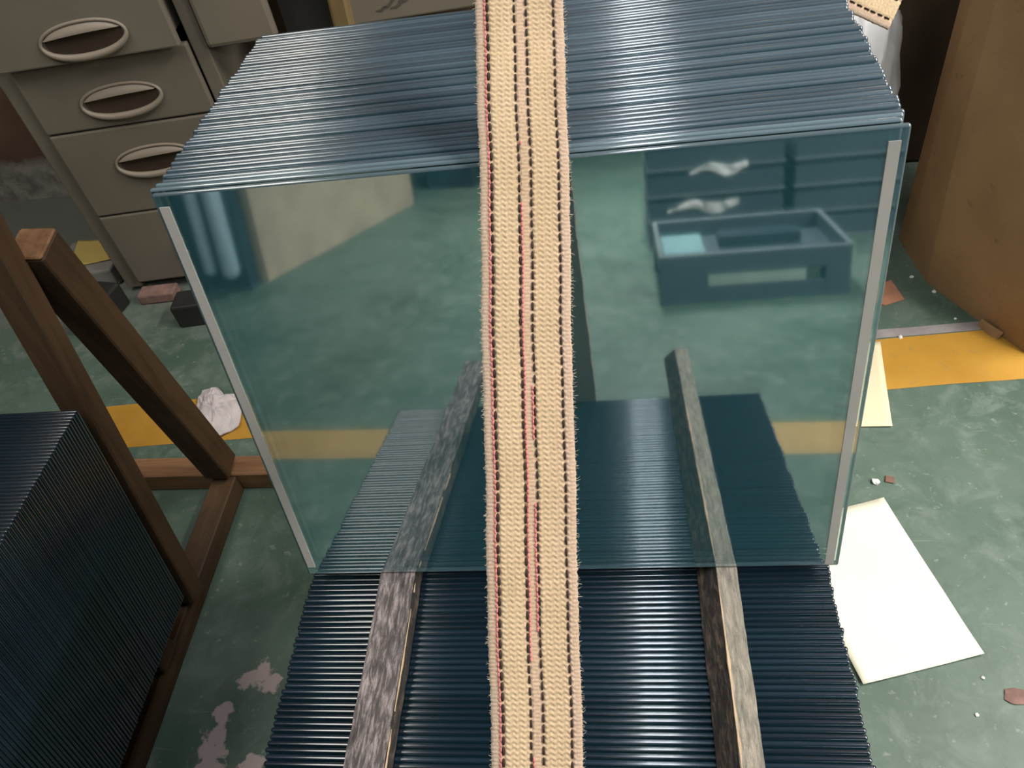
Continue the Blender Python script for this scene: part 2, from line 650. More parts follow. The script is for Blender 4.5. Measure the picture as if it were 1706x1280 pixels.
# upper pile
N_UP = 46
front = None
for i in range(N_UP):
    jx = rs.uniform(-.0011, .0011) + .0016 * noise.noise(Vector((i * .31, 2.2, 0))) if i > 0 else 0.0
    jz = rs.uniform(0, .0016) if i > 0 else 0.0
    if i in (1, 2): jx = (-.0035, -.0015)[i - 1]
    y = .382 + i * PITCH + (rs.uniform(-.00012, .00012) if i > 3 else 0)
    if i == 0:
        front = empty('glass_sheet', (CX, y, ZU), label='foremost clear glass sheet of the upper pile with two silver side strips', cat='glass sheet',
                      group='glass sheets of the upper pile')
        link('pane', COATED, [], front, local=Matrix.Rotation(-LEAN, 4, 'X'))
    else:
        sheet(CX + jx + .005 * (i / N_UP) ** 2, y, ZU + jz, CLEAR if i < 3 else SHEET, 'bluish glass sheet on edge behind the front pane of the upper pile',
              'glass sheets of the upper pile')
RM = Matrix.Rotation(-LEAN, 4, 'X')
for (xa, xb, za, zb) in ((-.3195, -.3120, .0115, .389), (.1650, .1725, .003, .389)):
    me = box_me('silver_strip', (xb - xa, .0006, zb - za), ((xa + xb) / 2 - CX, -.0004, (za + zb) / 2))
    link('silver_strip', me, MAT['busbar'], front, local=RM, label='narrow silver strip along the pane edge')

# lower pile
N_LO = 116
for i in range(N_LO):
    y = -.073 + i * PITCH
    sheet(CX - .0045 + rs.uniform(-.0010, .0010) + 0.0012 * noise.noise(Vector((i * .17, 7.7, 0))), y, ZL - .001 + rs.uniform(-.0005, .0004), SHEET_UNLIT,
          'dark blue glass sheet on edge under the spacer boards in the lower pile', 'glass sheets of the lower pile')
# pile on the left rack
N_LF = 104
ZF = .100
for i in range(N_LF):
    y = .598 - i * PITCH
    sheet(-.998 + rs.uniform(-.0007, .0007), y, ZF + rs.uniform(0, .001), SHEET_UNLIT,
          'dark glass sheet on edge in the pile on the braced timber rack', 'glass sheets on the timber rack')


# ------------------------------------------------------------------ spacer boards between the piles
def board(section, y0, y1, mats, slots, amp, seed, name, label, lean_x=0.0):
    """section: list of (x, z) around the profile; one material slot per side; swept along y in small steps with rough relief"""
    ny = 260
    sub = 8
    V, Fc, Mi = [], [], []
    prof, side = [], []
    ns = len(section)
    for k in range(ns):
        a, b = section[k], section[(k + 1) % ns]
        for j in range(sub):
            q = j / sub
            prof.append((a[0] + (b[0] - a[0]) * q, a[1] + (b[1] - a[1]) * q))
            side.append(slots[k])
    cx = sum(p[0] for p in section) / ns
    cz = sum(p[1] for p in section) / ns
    zlow = min(p[1] for p in section)
    np_ = len(prof)
    L = y1 - y0
    for j in range(ny + 1):
        y = -L / 2 + L * j / ny
        for (px, pz) in prof:
            q = Vector((px * 160 + y * 45, y * 60, pz * 160 + seed))
            d = amp * (noise.noise(q) + .5 * noise.noise(q * 2.7))
            wob = .0012 * noise.noise(Vector((y * 12, seed, 0)))
            low = pz < zlow + 1e-5
            nx, nz = px - cx, pz - cz
            l = math.hypot(nx, nz)
            # local X along the board
            V.append((y, -(px - cx + nx / l * d + wob), pz - zlow + (0 if low else min(0, nz / l * d))))
    for j in range(ny):
        for k in range(np_):
            k2 = (k + 1) % np_
            a = j * np_
            Fc.append((a + k, a + k2, a + np_ + k2, a + np_ + k))
            Mi.append(side[k])
    Fc.append(tuple(range(np_))[::-1]); Mi.append(0)
    Fc.append(tuple(ny * np_ + k for k in range(np_))); Mi.append(0)
    me = mesh(name, V, Fc)
    for m in mats: me.materials.append(m)
    me.polygons.foreach_set('material_index', Mi)
    bm = bmesh.new(); bm.from_mesh(me); bmesh.ops.recalc_face_normals(bm, faces=bm.faces); bm.to_mesh(me); bm.free()
    m = Matrix.Translation((cx, (y0 + y1) / 2, zlow)) @ Matrix.Rotation(math.pi / 2, 4, 'Z')
    return link(name, me, mats, world=m, label=label, cat='board', group='spacer boards between the piles')


ZT = .5335
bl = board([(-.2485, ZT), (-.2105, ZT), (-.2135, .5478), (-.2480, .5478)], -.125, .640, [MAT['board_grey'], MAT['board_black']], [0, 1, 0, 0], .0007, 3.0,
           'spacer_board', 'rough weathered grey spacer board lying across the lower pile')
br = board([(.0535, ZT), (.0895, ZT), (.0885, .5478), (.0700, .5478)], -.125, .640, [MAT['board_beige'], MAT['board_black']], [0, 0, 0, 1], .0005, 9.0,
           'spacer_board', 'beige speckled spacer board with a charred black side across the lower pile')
# fresh splinter edges
for par, x, z, segs, wdt in ((bl, -.2128, .5466, ((.250, .345), (.20, .235), (.362, .372)), .0016), (br, .0705, .5478, ((.205, .381), (.05, .19)), .0034)):
    for (ya, yb) in segs:
        n = 24
        V, Fc = [], []
        for j in range(n + 1):
            y = ya + (yb - ya) * j / n
            w_ = wdt * (.35 + .65 * abs(noise.noise(Vector((y * 60, z * 100, 1.7)))) * 1.6) * math.sin(math.pi * min(1, max(.05, j / n)) ** .6)
            V += [(x - w_ * .5, y, z - .0008), (x - w_ * .2, y, z + .0006), (x + w_ * .6, y, z + .0007), (x + w_, y, z - .0010)]
        for j in range(n):
            for k in range(3):
                Fc.append((4 * j + k, 4 * j + k + 1, 4 * j + 5 + k, 4 * j + 4 + k))
        link('bare_edge', mesh('bare_edge', V, Fc), MAT['cream_wood'], par, label='pale bare wood along the board edge')

# ------------------------------------------------------------------ webbing strap
SW = .0573


def path_resample(pts, step):
    pts = [np.array(p, float) for p in pts]
    # Catmull-Rom
    P = [2 * pts[0] - pts[1]] + pts + [2 * pts[-1] - pts[-2]]
    out = []
    for i in range(1, len(P) - 2):
        for k in range(60):
            t = k / 60
            a, b, c_, d = P[i - 1], P[i], P[i + 1], P[i + 2]
            out.append(.5 * ((2 * b) + (-a + c_) * t + (2 * a - 5 * b + 4 * c_ - d) * t * t + (-a + 3 * b - 3 * c_ + d) * t ** 3))
    out.append(P[-2])
    out = np.array(out)
    s = np.r_[0, np.cumsum(np.linalg.norm(np.diff(out, axis=0), axis=1))]
    n = int(s[-1] / step) + 1
    q = np.linspace(0, s[-1], n)
    return np.stack([np.interp(q, s, out[:, k]) for k in range(3)], 1), q


def webbing(name, pts, side, cols, step=.0008, nu=78, amp=.00055, thick=.0024):
    """side: width direction (world); returns mesh, frames for the stitches"""
    C_, S_ = path_resample(pts, step)
    Tn = np.gradient(C_, axis=0)
    Tn /= np.linalg.norm(Tn, axis=1)[:, None]
    side = np.array(side, float)
    B = side[None] - Tn * (Tn @ side)[:, None]
    B /= np.linalg.norm(B, axis=1)[:, None]
    Nn = np.cross(B, Tn)
    if (Nn @ np.array([0, -.7, .7])).mean() < 0: Nn = -Nn
    n = len(C_)
    u = np.linspace(0, 1, nu)
    uu, ss = np.meshgrid(u, S_)
    pr, pc = .0034, .0047
    tri = np.abs(((uu * SW / pc) % 1.0) * 2 - 1)
    colw = .5 + .5 * np.cos(2 * np.pi * uu * SW / (pc / 2))
    wv = np.cos(2 * np.pi * (ss / pr + tri * .55))
    hgt = amp * (wv * .75 + .35 * colw)
    selv = (uu < .085) | (uu > .925) | ((uu > .47) & (uu < .55))
    rib = amp * 1.15 * (np.cos(2 * np.pi * ss / (pr * .72)) * .45 + .15 * np.cos(2 * np.pi * uu * SW / .0016))
    hgt = np.where(selv, rib, hgt)
    for c0 in cols:
        hgt = np.where(np.abs(uu - c0) < .022, hgt - amp * 1.0, hgt)
    rngn = np.random.RandomState(5)
    hgt = hgt + amp * .18 * rngn.randn(*hgt.shape)
    edge = np.minimum(uu, 1 - uu) * SW
    hgt = hgt - .0009 * np.exp(-edge / .0012)
    wav = .0003 * np.sin(ss * 37) + .0002 * np.sin(ss * 91 + 1)
    lat = ((uu - .5) * SW + wav + np.where(edge < .0008, .00025 * rngn.randn(*uu.shape), 0))
    P = C_[:, None, :] + B[:, None, :] * lat[..., None] + Nn[:, None, :] * (hgt + thick / 2)[..., None]
    Q = C_[:, None, :] + B[:, None, :] * lat[..., None] - Nn[:, None, :] * (thick / 2)
    V = np.concatenate([P.reshape(-1, 3), Q.reshape(-1, 3)])
    a = (np.arange(n - 1)[:, None] * nu + np.arange(nu - 1)[None]).ravel()
    f1 = np.stack([a, a + 1, a + nu + 1, a + nu], 1)
    off = n * nu
    f2 = f1[:, ::-1] + off
    e1 = np.arange(n - 1) * nu
    g1 = np.stack([e1, e1 + nu, e1 + nu + off, e1 + off], 1)
    e2 = e1 + nu - 1
    g2 = np.stack([e2 + nu, e2, e2 + off, e2 + nu + off], 1)
    h = np.arange(nu - 1)
    k1 = np.stack([h + 1, h, h + off, h + 1 + off], 1)
    h2 = h + (n - 1) * nu
    k2 = np.stack([h2, h2 + 1, h2 + 1 + off, h2 + off], 1)
    Fa = np.concatenate([f1, f2, g1, g2, k1, k2]).astype(np.int32)
    me = bpy.data.meshes.new(name)
    me.vertices.add(len(V)); me.vertices.foreach_set('co', V.ravel())
    me.loops.add(Fa.size); me.loops.foreach_set('vertex_index', Fa.ravel())
    me.polygons.add(len(Fa)); me.polygons.foreach_set('loop_start', np.arange(len(Fa)) * 4)
    me.update(calc_edges=True)
    uvl = me.uv_layers.new(name='UVMap')
    U = np.stack([np.r_[uu.ravel(), uu.ravel()], np.r_[ss.ravel(), ss.ravel()]], 1)
    uvl.data.foreach_set('uv', U[Fa.ravel()].ravel())
    me.polygons.foreach_set('use_smooth', [True] * len(Fa))
    me.validate()

    def place(uf, s):
        i = min(n - 1, max(0, int(round(s / S_[-1] * (n - 1)))))
        w_ = .0003 * math.sin(s * 37) + .0002 * math.sin(s * 91 + 1)
        p = C_[i] + B[i] * ((uf - .5) * SW + w_) + Nn[i] * (thick / 2)
        m = Matrix.Identity(4)
        for r in range(3):
            m[r][0], m[r][1], m[r][2], m[r][3] = B[i][r], Tn[i][r], Nn[i][r], p[r]
        return m
    return me, place, S_[-1]


# one stitch: a plump thread segment lying along local Y
def stitch_mesh(name, ln, r):
    pts = [(0, -ln / 2, -.0006), (0, -ln * .36, .0001), (0, 0, .0004), (0, ln * .36, .0001), (0, ln / 2, -.0006)]
    return tube_mesh(name, pts, [r * .35, r * .85, r, r * .85, r * .35], 6)


STITCH_W = stitch_mesh('stitch', .0055, .00105)
STITCH_N = stitch_mesh('stitch', .0053, .00082)
PINK = stitch_mesh('pink_stitch', .0030, .00075)
for me_, mm in ((STITCH_W, 'stitch'), (STITCH_N, 'stitch'), (PINK, 'pink')):
    me_.materials.append(MAT[mm])
    me_.polygons.foreach_set('use_smooth', [True] * len(me_.polygons))


def join_at(name, me, mats):
    V0 = np.array([v.co[:] for v in me.vertices])
    F0 = [tuple(p.vertices) for p in me.polygons]
    V, Fc = [], []
    for m in mats:
        A = np.array(m)
        b = len(V)
        V += list((V0 @ A[:3, :3].T) + A[:3, 3])
        Fc += [tuple(b + i for i in f) for f in F0]
    r = mesh(name, V, Fc)
    r.polygons.foreach_set('use_smooth', [True] * len(r.polygons))
    return r


COLS = (.135, .44, .575, .885)
SIDE = R[:, 0] * .9 + np.array([1, 0, 0]) * .35
tops = [(-.045, .893, 1.4475), (-.046, .858, 1.4475), (-.05, .770, 1.31), (-.054, .635, 1.115)]
mid = [at_depth(865, 0, .5155), at_depth(868.5, 130, .512), at_depth(872.5, 272, .5085), at_depth(876, 450, .506), at_depth(879.5, 640, .5035),
       at_depth(887, 960, .4995), at_depth(895, 1280, .4955)]
d_ = mid[-1] - mid[-2]
ends = [mid[-1] + d_ * .9, mid[-1] + d_ * 2.4]
ends += [(-.088, -.440, .200), (-.090, -.476, .130), (-.090, -.479, .060)]
strap_pts = tops + mid + ends
sme, place, SL = webbing('strap', strap_pts, SIDE, COLS)
strap = empty('webbing_strap', (-.090, -.440, .10), label='cream woven strap with dark stitched lines pulled over the upper pile', cat='strap')
band = link('band', sme, MAT['strap'], strap)
# stitches: those in the photograph are single parts, the others are one part
ctr = strap_pts
stp = .00665
hidden = {0: [], 1: []}
seen = 0
for ci, c0 in enumerate(COLS):
    me_ = STITCH_W if ci == 0 else STITCH_N
    k = 0
    s = .003 + .0017 * ci
    while s < SL - .004:
        m = place(c0, s)
        v = R.T @ (np.array(m.translation) - CAM)
        vis = False
        if v[2] < 0:
            py = 640 - v[1] / -v[2] * F_PX
            vis = -8 < py < 1288
        if vis and seen < 300:
            st = link('stitch', me_, [], band)
            st.matrix_basis = Matrix.Translation(-Vector(strap.location)) @ m if False else band.matrix_basis.inverted() @ Matrix.Translation(-Vector(strap.location)) @ m
            seen += 1
        else:
            hidden[0 if ci == 0 else 1].append(m)
        s += stp * random.uniform(.96, 1.04)
for key, me_ in ((0, STITCH_W), (1, STITCH_N)):
    link('outlying_stitching', join_at('outlying_stitching', me_, hidden[key]), MAT['stitch'], band, kind='stuff')
pm_ = []
s = .002
while s < SL - .003:
    pm_.append(place(COLS[0] - .030, s))
    v = R.T @ (np.array(place(.5, s).translation) - CAM)
    py = 640 - v[1] / -v[2] * F_PX if v[2] < 0 else -999
    if 230 < py and noise.noise(Vector((s * 9, 4, 0))) > -.15: pm_.append(place(COLS[1] + .026, s))
    if 640 < py and noise.noise(Vector((s * 9, 9, 0))) > .05: pm_.append(place(COLS[2] - .024, s))
    s += .0031
link('pink_stitching', join_at('pink_stitching', PINK, pm_), MAT['pink'], band, kind='stuff', label='faded pink thread beside the dark stitches')
# frayed fibres on both selvedges
V, Fc = [], []
rf = random.Random(11)
s = .01
while s < SL - .01:
    for sd in (0, 1):
        if rf.random() < (.75 if sd else .5):
            m = place(sd, s)
            ln = rf.uniform(.0008, .0036) * (1.0 if sd else .75)
            dx = (1 if sd else -1)
            dy = rf.uniform(-.9, .9)
            dz = rf.uniform(-.5, .6)
            w_ = .00011
            b0 = Vector((-dx * .0006, 0, -.0008))
            p1 = b0 + Vector((dx, dy * .5, dz)).normalized() * ln * .6
            p2 = p1 + Vector((dx, dy * 1.5, dz * 1.4)).normalized() * ln * .5
            k = len(V)
            for p, ww in ((b0, w_), (p1, w_), (p2, w_ * .4)):
                V += [m @ (p + Vector((0, ww, ww * .6))), m @ (p + Vector((0, -ww, ww * .6))), m @ (p + Vector((0, 0, -ww)))]
            for q in (0, 3):
                for e in range(3):
                    Fc.append((k + q + e, k + q + (e + 1) % 3, k + q + 3 + (e + 1) % 3, k + q + 3 + e))
    s += .0011
link('frayed_fibres', mesh('frayed_fibres', V, Fc), MAT['fibre'], band, kind='stuff')

# loose end of a second strap behind the upper pile
D2 = .70
e1 = at_depth(1503, -2, D2)
e2 = at_depth(1423, -42, D2 - .005)
e3 = at_depth(1330, -92, D2 - .006)
pts2 = [(.055, .893, 1.4475), (.060, .850, 1.4475), (.085, .790, 1.31), (.120, .760, 1.13), e3, e2, e1]
sd2 = R @ np.array([.45, .89, 0.1])
sm2, place2, SL2 = webbing('strap_end', pts2, sd2, COLS, step=.001, nu=60)
strap2 = empty('webbing_strap', (.060, .835, 1.45), label='loose cut end of cream strap hanging beside the cardboard carton', cat='strap')
band2 = link('band', sm2, MAT['strap'], strap2)
hid = []
for c0 in COLS:
    s = .004
    while s < SL2 - .004:
        m = place2(c0, s)
        v = R.T @ (np.array(m.translation) - CAM)
        py = 640 - v[1] / -v[2] * F_PX
        if py > -6:
            st = link('stitch', STITCH_N, [], band2)
            st.matrix_basis = band2.matrix_basis.inverted() @ Matrix.Translation(-Vector(strap2.location)) @ m
        else:
            hid.append(m)
        s += stp
link('outlying_stitching', join_at('outlying_stitching', STITCH_N, hid), MAT['stitch'], band2, kind='stuff')

# ------------------------------------------------------------------ rack that carries the two piles
def up_y(y0, z0, z):
    return y0 + (z - z0) * math.tan(LEAN)


rack = empty('glass_rack', (CX, .2, 0), label='wooden rack with yellowed leaning posts holding the two piled glass stacks', cat='rack')
for y in (-.40, .10, .42, .64):
    timber('cross_beam', (-.34, y, .035), (.20, y, .035), .07, .07, MAT['timber'], rack)
for x in (-.29, -.0725, .145):
    timber('base_beam', (x, -.46, .105), (x, .76, .105), .06, .066, MAT['timber'], rack)
YP, ZP = .588, .14
for x in (-.2490, .110):
    a = (x, YP + .014, ZP)
    b = (x, up_y(YP + .014, ZP, 1.46), 1.46)
    timber('back_post', a, b, .018, .014, MAT['timber_y'], rack, up=(0, 1, -.2))
yr = up_y(YP + .014, ZP, 1.42)
timber('top_rail', (-.32, yr + .034, 1.42), (.19, yr + .034, 1.42), .04, .05, MAT['timber_y'], rack)
for x in (-.2555, .110):
    timber('back_brace', (x, up_y(YP, ZP, .78) + .040, .78), (x, 0.745, .15), .026, .026, MAT['timber_y'], rack, up=(0, 1, .3))

# ------------------------------------------------------------------ neighbouring rack with diagonal brace
r2 = empty('timber_rack', (-.95, .6, 0), label='brown timber rack with diagonal brace carrying the single dark glass pile', cat='rack')
timber('rear_rail', (-1.36, .930, .0235), (-.36, .912, .0235), .048, .047, MAT['timber'], r2)
for x in (-.795, -1.20):
    timber('base_beam', (x, -.10, .0235), (x - .002, .893, .0235), .048, .047, MAT['timber_shaded'], r2)
for y in (.52, .25, -.02):
    timber('cross_beam', (-1.27, y, .0735), (-.765, y, .0735), .05, .0515, MAT['timber_shaded'], r2)
for x in (-.775, -1.20):
    timber('back_post', (x, .632, .05), (x, up_y(.632, .05, .93), .93), .044, .036, MAT['timber_shaded'], r2, up=(0, 1, -.2))
    bx = x - .012
    A_, B_ = Vector((bx - .015, .905, .062)), Vector((bx + .032, .790, .685))
    dbr = timber('diagonal_brace', A_, B_, .050, .054, MAT['timber_shaded'], r2, up=(0, 1, .2))
    timber('cut_end', B_, B_ + (B_ - A_).normalized() * .0035, .0495, .0535, MAT['timber'], dbr, up=(0, 1, .2), label='pale end of the brace')  # brace end keeps the plain brown timber tone
timber('top_rail', (-1.26, up_y(.632, .05, .90) + .04, .90), (-.76, up_y(.632, .05, .90) + .04, .90), .04, .045, MAT['timber'], r2)

# ------------------------------------------------------------------ metal desk with cup-handled drawers
DA = math.radians(5)
desk = empty('metal_desk', (-1.264, 1.56, 0), DA, label='putty coloured metal desk with cup handled drawers against the brown wall', cat='desk')
I4 = Matrix.Identity(4)


def dpart(name, x0, x1, y0, y1, z0, z1, mat=None, bevel=.003, parent=None, **k):
    me = box_me(name, (x1 - x0, y1 - y0, z1 - z0), ((x0 + x1) / 2, (y0 + y1) / 2, (z0 + z1) / 2), bevel, 2)
    return link(name, me, mat or MAT['desk'], parent or desk, local=I4, **k)


dpart('side_panel', -.043, -.0015, .004, .45, .012, .80)
dpart('side_panel', .3985, .432, .004, .45, .012, .80)
dpart('plinth', -.0005, .3975, .02, .44, .012, .030)
dpart('back_panel', -.0005, .3975, .435, .45, .03, .80)
dpart('desk_top', -.06, 1.50, -.03, .47, .802, .835)
dpart('side_panel', 1.46, 1.50, .004, .45, .0, .80)
dpart('crossbar', .434, 1.458, .42, .45, .55, .80)


def eye(a, n=40, hood=False):
    """outline of the cup pull: broad curved lower lip, low upper hood, pointed to the left"""
    pts = []
    for k in range(n):
        t = 2 * math.pi * k / n
        cx, sz = math.cos(t), math.sin(t)
        x = .092 * a * (abs(cx) ** .92) * (1 if cx > 0 else -1)
        z = (.033 if sz > 0 else -.034) * a * (abs(sz) ** 1.0)
        z += .004 * x / .09
        pts.append((x, z))
    return pts


def cup_handle(front, u, z, y):
    o = eye(1.0)
    rad = [.0035 + .0045 * max(0.0, -math.sin(2 * math.pi * k / 40)) for k in range(40)]
    rim = tube_mesh('handle', [(u + x, y - .003 - .004 * max(0, -zz / .036), z + zz) for x, zz in o], rad, 8, True)
    hd = link('handle', rim, MAT['handle'], front, local=I4, smooth=True, label='worn oval cup handle rim')
    # flat mouth plate, dark brown painted for the shade inside the cup
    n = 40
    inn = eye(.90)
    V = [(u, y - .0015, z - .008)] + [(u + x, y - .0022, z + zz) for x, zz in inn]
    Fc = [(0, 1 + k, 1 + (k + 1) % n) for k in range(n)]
    link('mouth', mesh('mouth', V, Fc), MAT['shade_brown'], hd, local=I4)
    # bulging upper hood
    V, Fc = [], []
    nu, nv = 22, 7
    for j in range(nv + 1):
        for i in range(nu + 1):
            a = i / nu * 2 - 1
            x = a * .086
            top = .030 * math.sqrt(max(0, 1 - abs(a) ** 2.2))
            bot = .009 + .004 * (1 - a * a)
            zz = bot + (max(top, bot) - bot) * j / nv + .004 * a
            yy = -.003 - .010 * math.sin(math.pi * (1 - j / nv) * .5) * (1 - a * a) ** .5 if abs(a) < 1 else -.003
            V.append((u + x, y + yy, z + zz))
    for j in range(nv):
        for i in range(nu):
            a = j * (nu + 1) + i
            Fc.append((a, a + 1, a + nu + 2, a + nu + 1))
    link('hood', mesh('hood', V, Fc), MAT['handle'], hd, local=I4, smooth=True)


for (z0, z1, out, hz, hu) in ((.618, .780, .030, .664, .214), (.4615, .612, .0, .520, .209), (.2435, .4575, .0, .373, .212), (.036, .2395, .0, .140, .245)):
    fr = dpart('drawer', .002, .396, -.012 - out, .006 - out, z0, z1, bevel=.004)
    dpart('drawer_box', .02, .378, .008 - out, .40 - out, z0 + .015, z1 - .03, parent=fr, bevel=0)
    cup_handle(fr, hu, hz, -.012 - out)
# knee-hole drawers on the right: two fronts, and a black box painting the shade of a missing one
dpart('drawer', .436, .590, -.012, .006, .592, .780, bevel=.010)
dpart('drawer', .742, 1.30, -.012, .006, .594, .780, bevel=.004)
dpart('slot_shade_box', .592, .740, .05, .41, .56, .79, MAT['dark'], 0, label='black box painting the shade of an empty drawer slot')  # solid black box painted in place of the slot's shade
for (u, z, ln, an) in ((.835, .628, .05, -28), (.85, .622, .045, -20), (.862, .634, .03, -35), (.815, .618, .03, -15), (.90, .640, .025, -30)):
    link('scuff', crumpled('scuff', ln, .004, 10, 2, .0, u * 9, outline=lambda a, b, ln=ln: (a * ln, b * .006 * (1 - 4 * a * a) + .0015 * math.sin(a * 11))), MAT['scuff'], desk,
         local=Matrix.Translation((u, -.0122, z)) @ Matrix.Rotation(math.radians(an), 4, 'Y') @ Matrix.Rotation(math.pi / 2, 4, 'X'))

# ------------------------------------------------------------------ cardboard carton on the right
B0 = np.array([.6335, 1.545]); B1 = np.array([.726, 1.231]); B2 = np.array([.772, 1.150])
fd = (B1 - B0) / np.linalg.norm(B1 - B0)
nd = np.array([-fd[1], fd[0]])
if nd[0] < 0: nd = -nd
HB = .78


def carton_mesh():
    # face seen: B0 -> crease -> B1 -> B2, bulged at an added crease so the near half catches more light, then the box closes behind it
    cr = B0 + fd * .150
    prof = [B0, B0 + fd * .05 - nd * .011, cr - nd * .030, B0 + fd * .25 - nd * .014, B1, B2, B2 + np.array([.34, .10]), B0 + nd * .42]
    nz = 24
    V, Fc = [], []
    for j in range(nz + 1):
        z = HB * j / nz
        for i, p in enumerate(prof):
            q = np.array(p, float)
            if i in (1, 2, 3):
                q = q - nd * .008 * math.sin(math.pi * z / HB)
                q = q + nd * .003 * noise.noise(Vector((p[1] * 10, z * 9, 1)))
            if i == 2: q = q - fd * .055 * (z / .56 - .26) * .5
            V.append((q[0], q[1], z))
    m = len(prof)
    for j in range(nz):
        for i in range(m):
            i2 = (i + 1) % m
            Fc.append((j * m + i, j * m + i2, (j + 1) * m + i2, (j + 1) * m + i))
    Fc.append(tuple(range(m))[::-1])
    me = mesh('carton_wall', V, Fc)
    return me


box = empty('cardboard_carton', (float(B1[0]), float(B1[1]), 0), label='tall scuffed brown cardboard carton standing on the yellow floor line', cat='carton')
link('carton_wall', carton_mesh(), MAT['carton'], box)
# top flaps, opened outwards
for (a, b, o) in ((B0, B0 + nd * .42, -fd), (B1, B1 + nd * .40, fd * .3), ):
    p0 = np.array([*a, HB]); p1 = np.array([*b, HB])
    off = np.array([*(o * .16), .05])
    V = [p0, p1, p1 + off, p0 + off]
    V += [v + np.array([0, 0, .004]) for v in V]
    link('flap', mesh('flap', V, [(0, 1, 2, 3), (7, 6, 5, 4), (0, 4, 5, 1), (1, 5, 6, 2), (2, 6, 7, 3), (3, 7, 4, 0)]), MAT['carton'], box)
# crushed lower corner
V = []
cme = crumpled('crushed_corner', .05, .025, 10, 5, .012, 4.4)
link('crushed_corner', cme, MAT['carton'], box, world=Matrix.Translation((.722, 1.222, .004)) @ Matrix.Rotation(math.radians(-60), 4, 'Z') @ Matrix.Rotation(math.radians(60), 4, 'X'))

link('dark_gap_panel', box_me('dark_gap_panel', (.34, .018, .95), (0, 0, .475), .003, 1), MAT['shade_brown'],
     world=Matrix.Translation((.78, 1.86, .004)) @ Matrix.Rotation(math.radians(-10), 4, 'X'), label='dark brown panel added as shade in the gap behind the carton', cat='board')  # added panel that darkens the gap between bag and carton
# white plastic bag behind the upper pile
def bag_mesh():
    bm = bmesh.new()
    bmesh.ops.create_icosphere(bm, subdivisions=5, radius=1.0)
    for v in bm.verts:
        p = v.co.copy()
        d = 1 + .22 * abs(noise.noise(p * 2.2)) - .18 * abs(noise.noise(p * 5.0 + Vector((3, 0, 0))))
        z = p.z * d * .34
        v.co = Vector((p.x * d * .13, p.y * d * .12, max(-.30, z)))
    me = bm_mesh('bag', bm)
    me.polygons.foreach_set('use_smooth', [True] * len(me.polygons))
    return me


link('plastic_bag', bag_mesh(), MAT['plastic'], world=Matrix.Translation((.425, 1.56, .301)),
     label='crumpled white plastic bag between the upper glass pile and the carton', cat='bag')

# ------------------------------------------------------------------ papers and scraps on the floor
def flat_sheet(name, corners, mat, label, cat, curl=0.002, seed=1.0, z=.001, **k):
    c = [np.array(p) for p in corners]
    ctr = sum(c) / 4

    def ol(u, v):
        a, b = u + .5, v + .5
        q = (c[0] * (1 - a) + c[1] * a) * (1 - b) + (c[3] * (1 - a) + c[2] * a) * b - ctr
        return float(q[0]), float(q[1])
    me = crumpled(name, 1, 1, 16, 16, .0012, seed, ol, .0003, lambda u, v: curl * (abs(2 * u) ** 4 + abs(2 * v) ** 4) * .5)
    return link(name, me, mat, world=Matrix.Translation((float(ctr[0]), float(ctr[1]), z)), smooth=True, label=label, cat=cat, **k)


p1, p2, p3 = onz(1471, 832)[:2], onz(1638, 1092)[:2], onz(1437, 1143)[:2]
flat_sheet('paper_sheet', [p1, p2, p3, p1 + p3 - p2], MAT['paper'], 'large cream paper sheet on the green floor beside the lower glass pile', 'paper', .004, 2.0)
q1, q2 = onz(1466, 572)[:2], onz(1486, 713)[:2]
lv = np.array([-.2, .012])
flat_sheet('paper_sheet', [q1, q2, q2 + lv, q1 + lv], MAT['paper2'], 'cream paper sheet lying across the yellow floor line', 'paper', .003, 5.0)

# crumpled tissue by the rack
def tissue_mesh():
    V, Fc = [], []
    out = [(-.055, .070), (-.020, .078), (.005, .052), (.040, .050), (.062, .010), (.070, -.045), (.030, -.075), (.010, -.100), (-.030, -.070), (-.075, -.055), (-.050, -.010), (-.052, .030)]
    n = len(out)
    rings = 7
    V.append((0, 0, .022))
    for r in range(1, rings + 1):
        f = r / rings
        for i in range(n * 3):
            a, b = out[i // 3], out[(i // 3 + 1) % n]
            t = (i % 3) / 3
            x, y = (a[0] + (b[0] - a[0]) * t) * f, (a[1] + (b[1] - a[1]) * t) * f
            z = .004 + .030 * (1 - f * f) * .6 + .035 * abs(noise.noise(Vector((x * 38, y * 38, 2.2)))) * (1.05 - f * .6)
            V.append((x, y, z))
    m = n * 3
    for i in range(m): Fc.append((0, 1 + i, 1 + (i + 1) % m))
    for r in range(rings - 1):
        for i in range(m):
            a = 1 + r * m
            Fc.append((a + i, a + m + i, a + m + (i + 1) % m, a + (i + 1) % m))
    k = len(V)
    V += [(x, y, max(.0006, z - .003)) for x, y, z in V]
    Fc += [tuple(k + q for q in f[::-1]) for f in Fc]
    e = 1 + (rings - 1) * m
    for i in range(m):
        a, b = e + i, e + (i + 1) % m
        Fc.append((a, a + k, b + k, b))
    return mesh('tissue', V, Fc)


tc_ = onz(360, 690)
link('crumpled_paper', tissue_mesh(), MAT['tissue'], world=Matrix.Translation((float(tc_[0]), float(tc_[1]), 0)),
     label='crumpled white paper lying on the yellow line behind the timber rack', cat='paper')

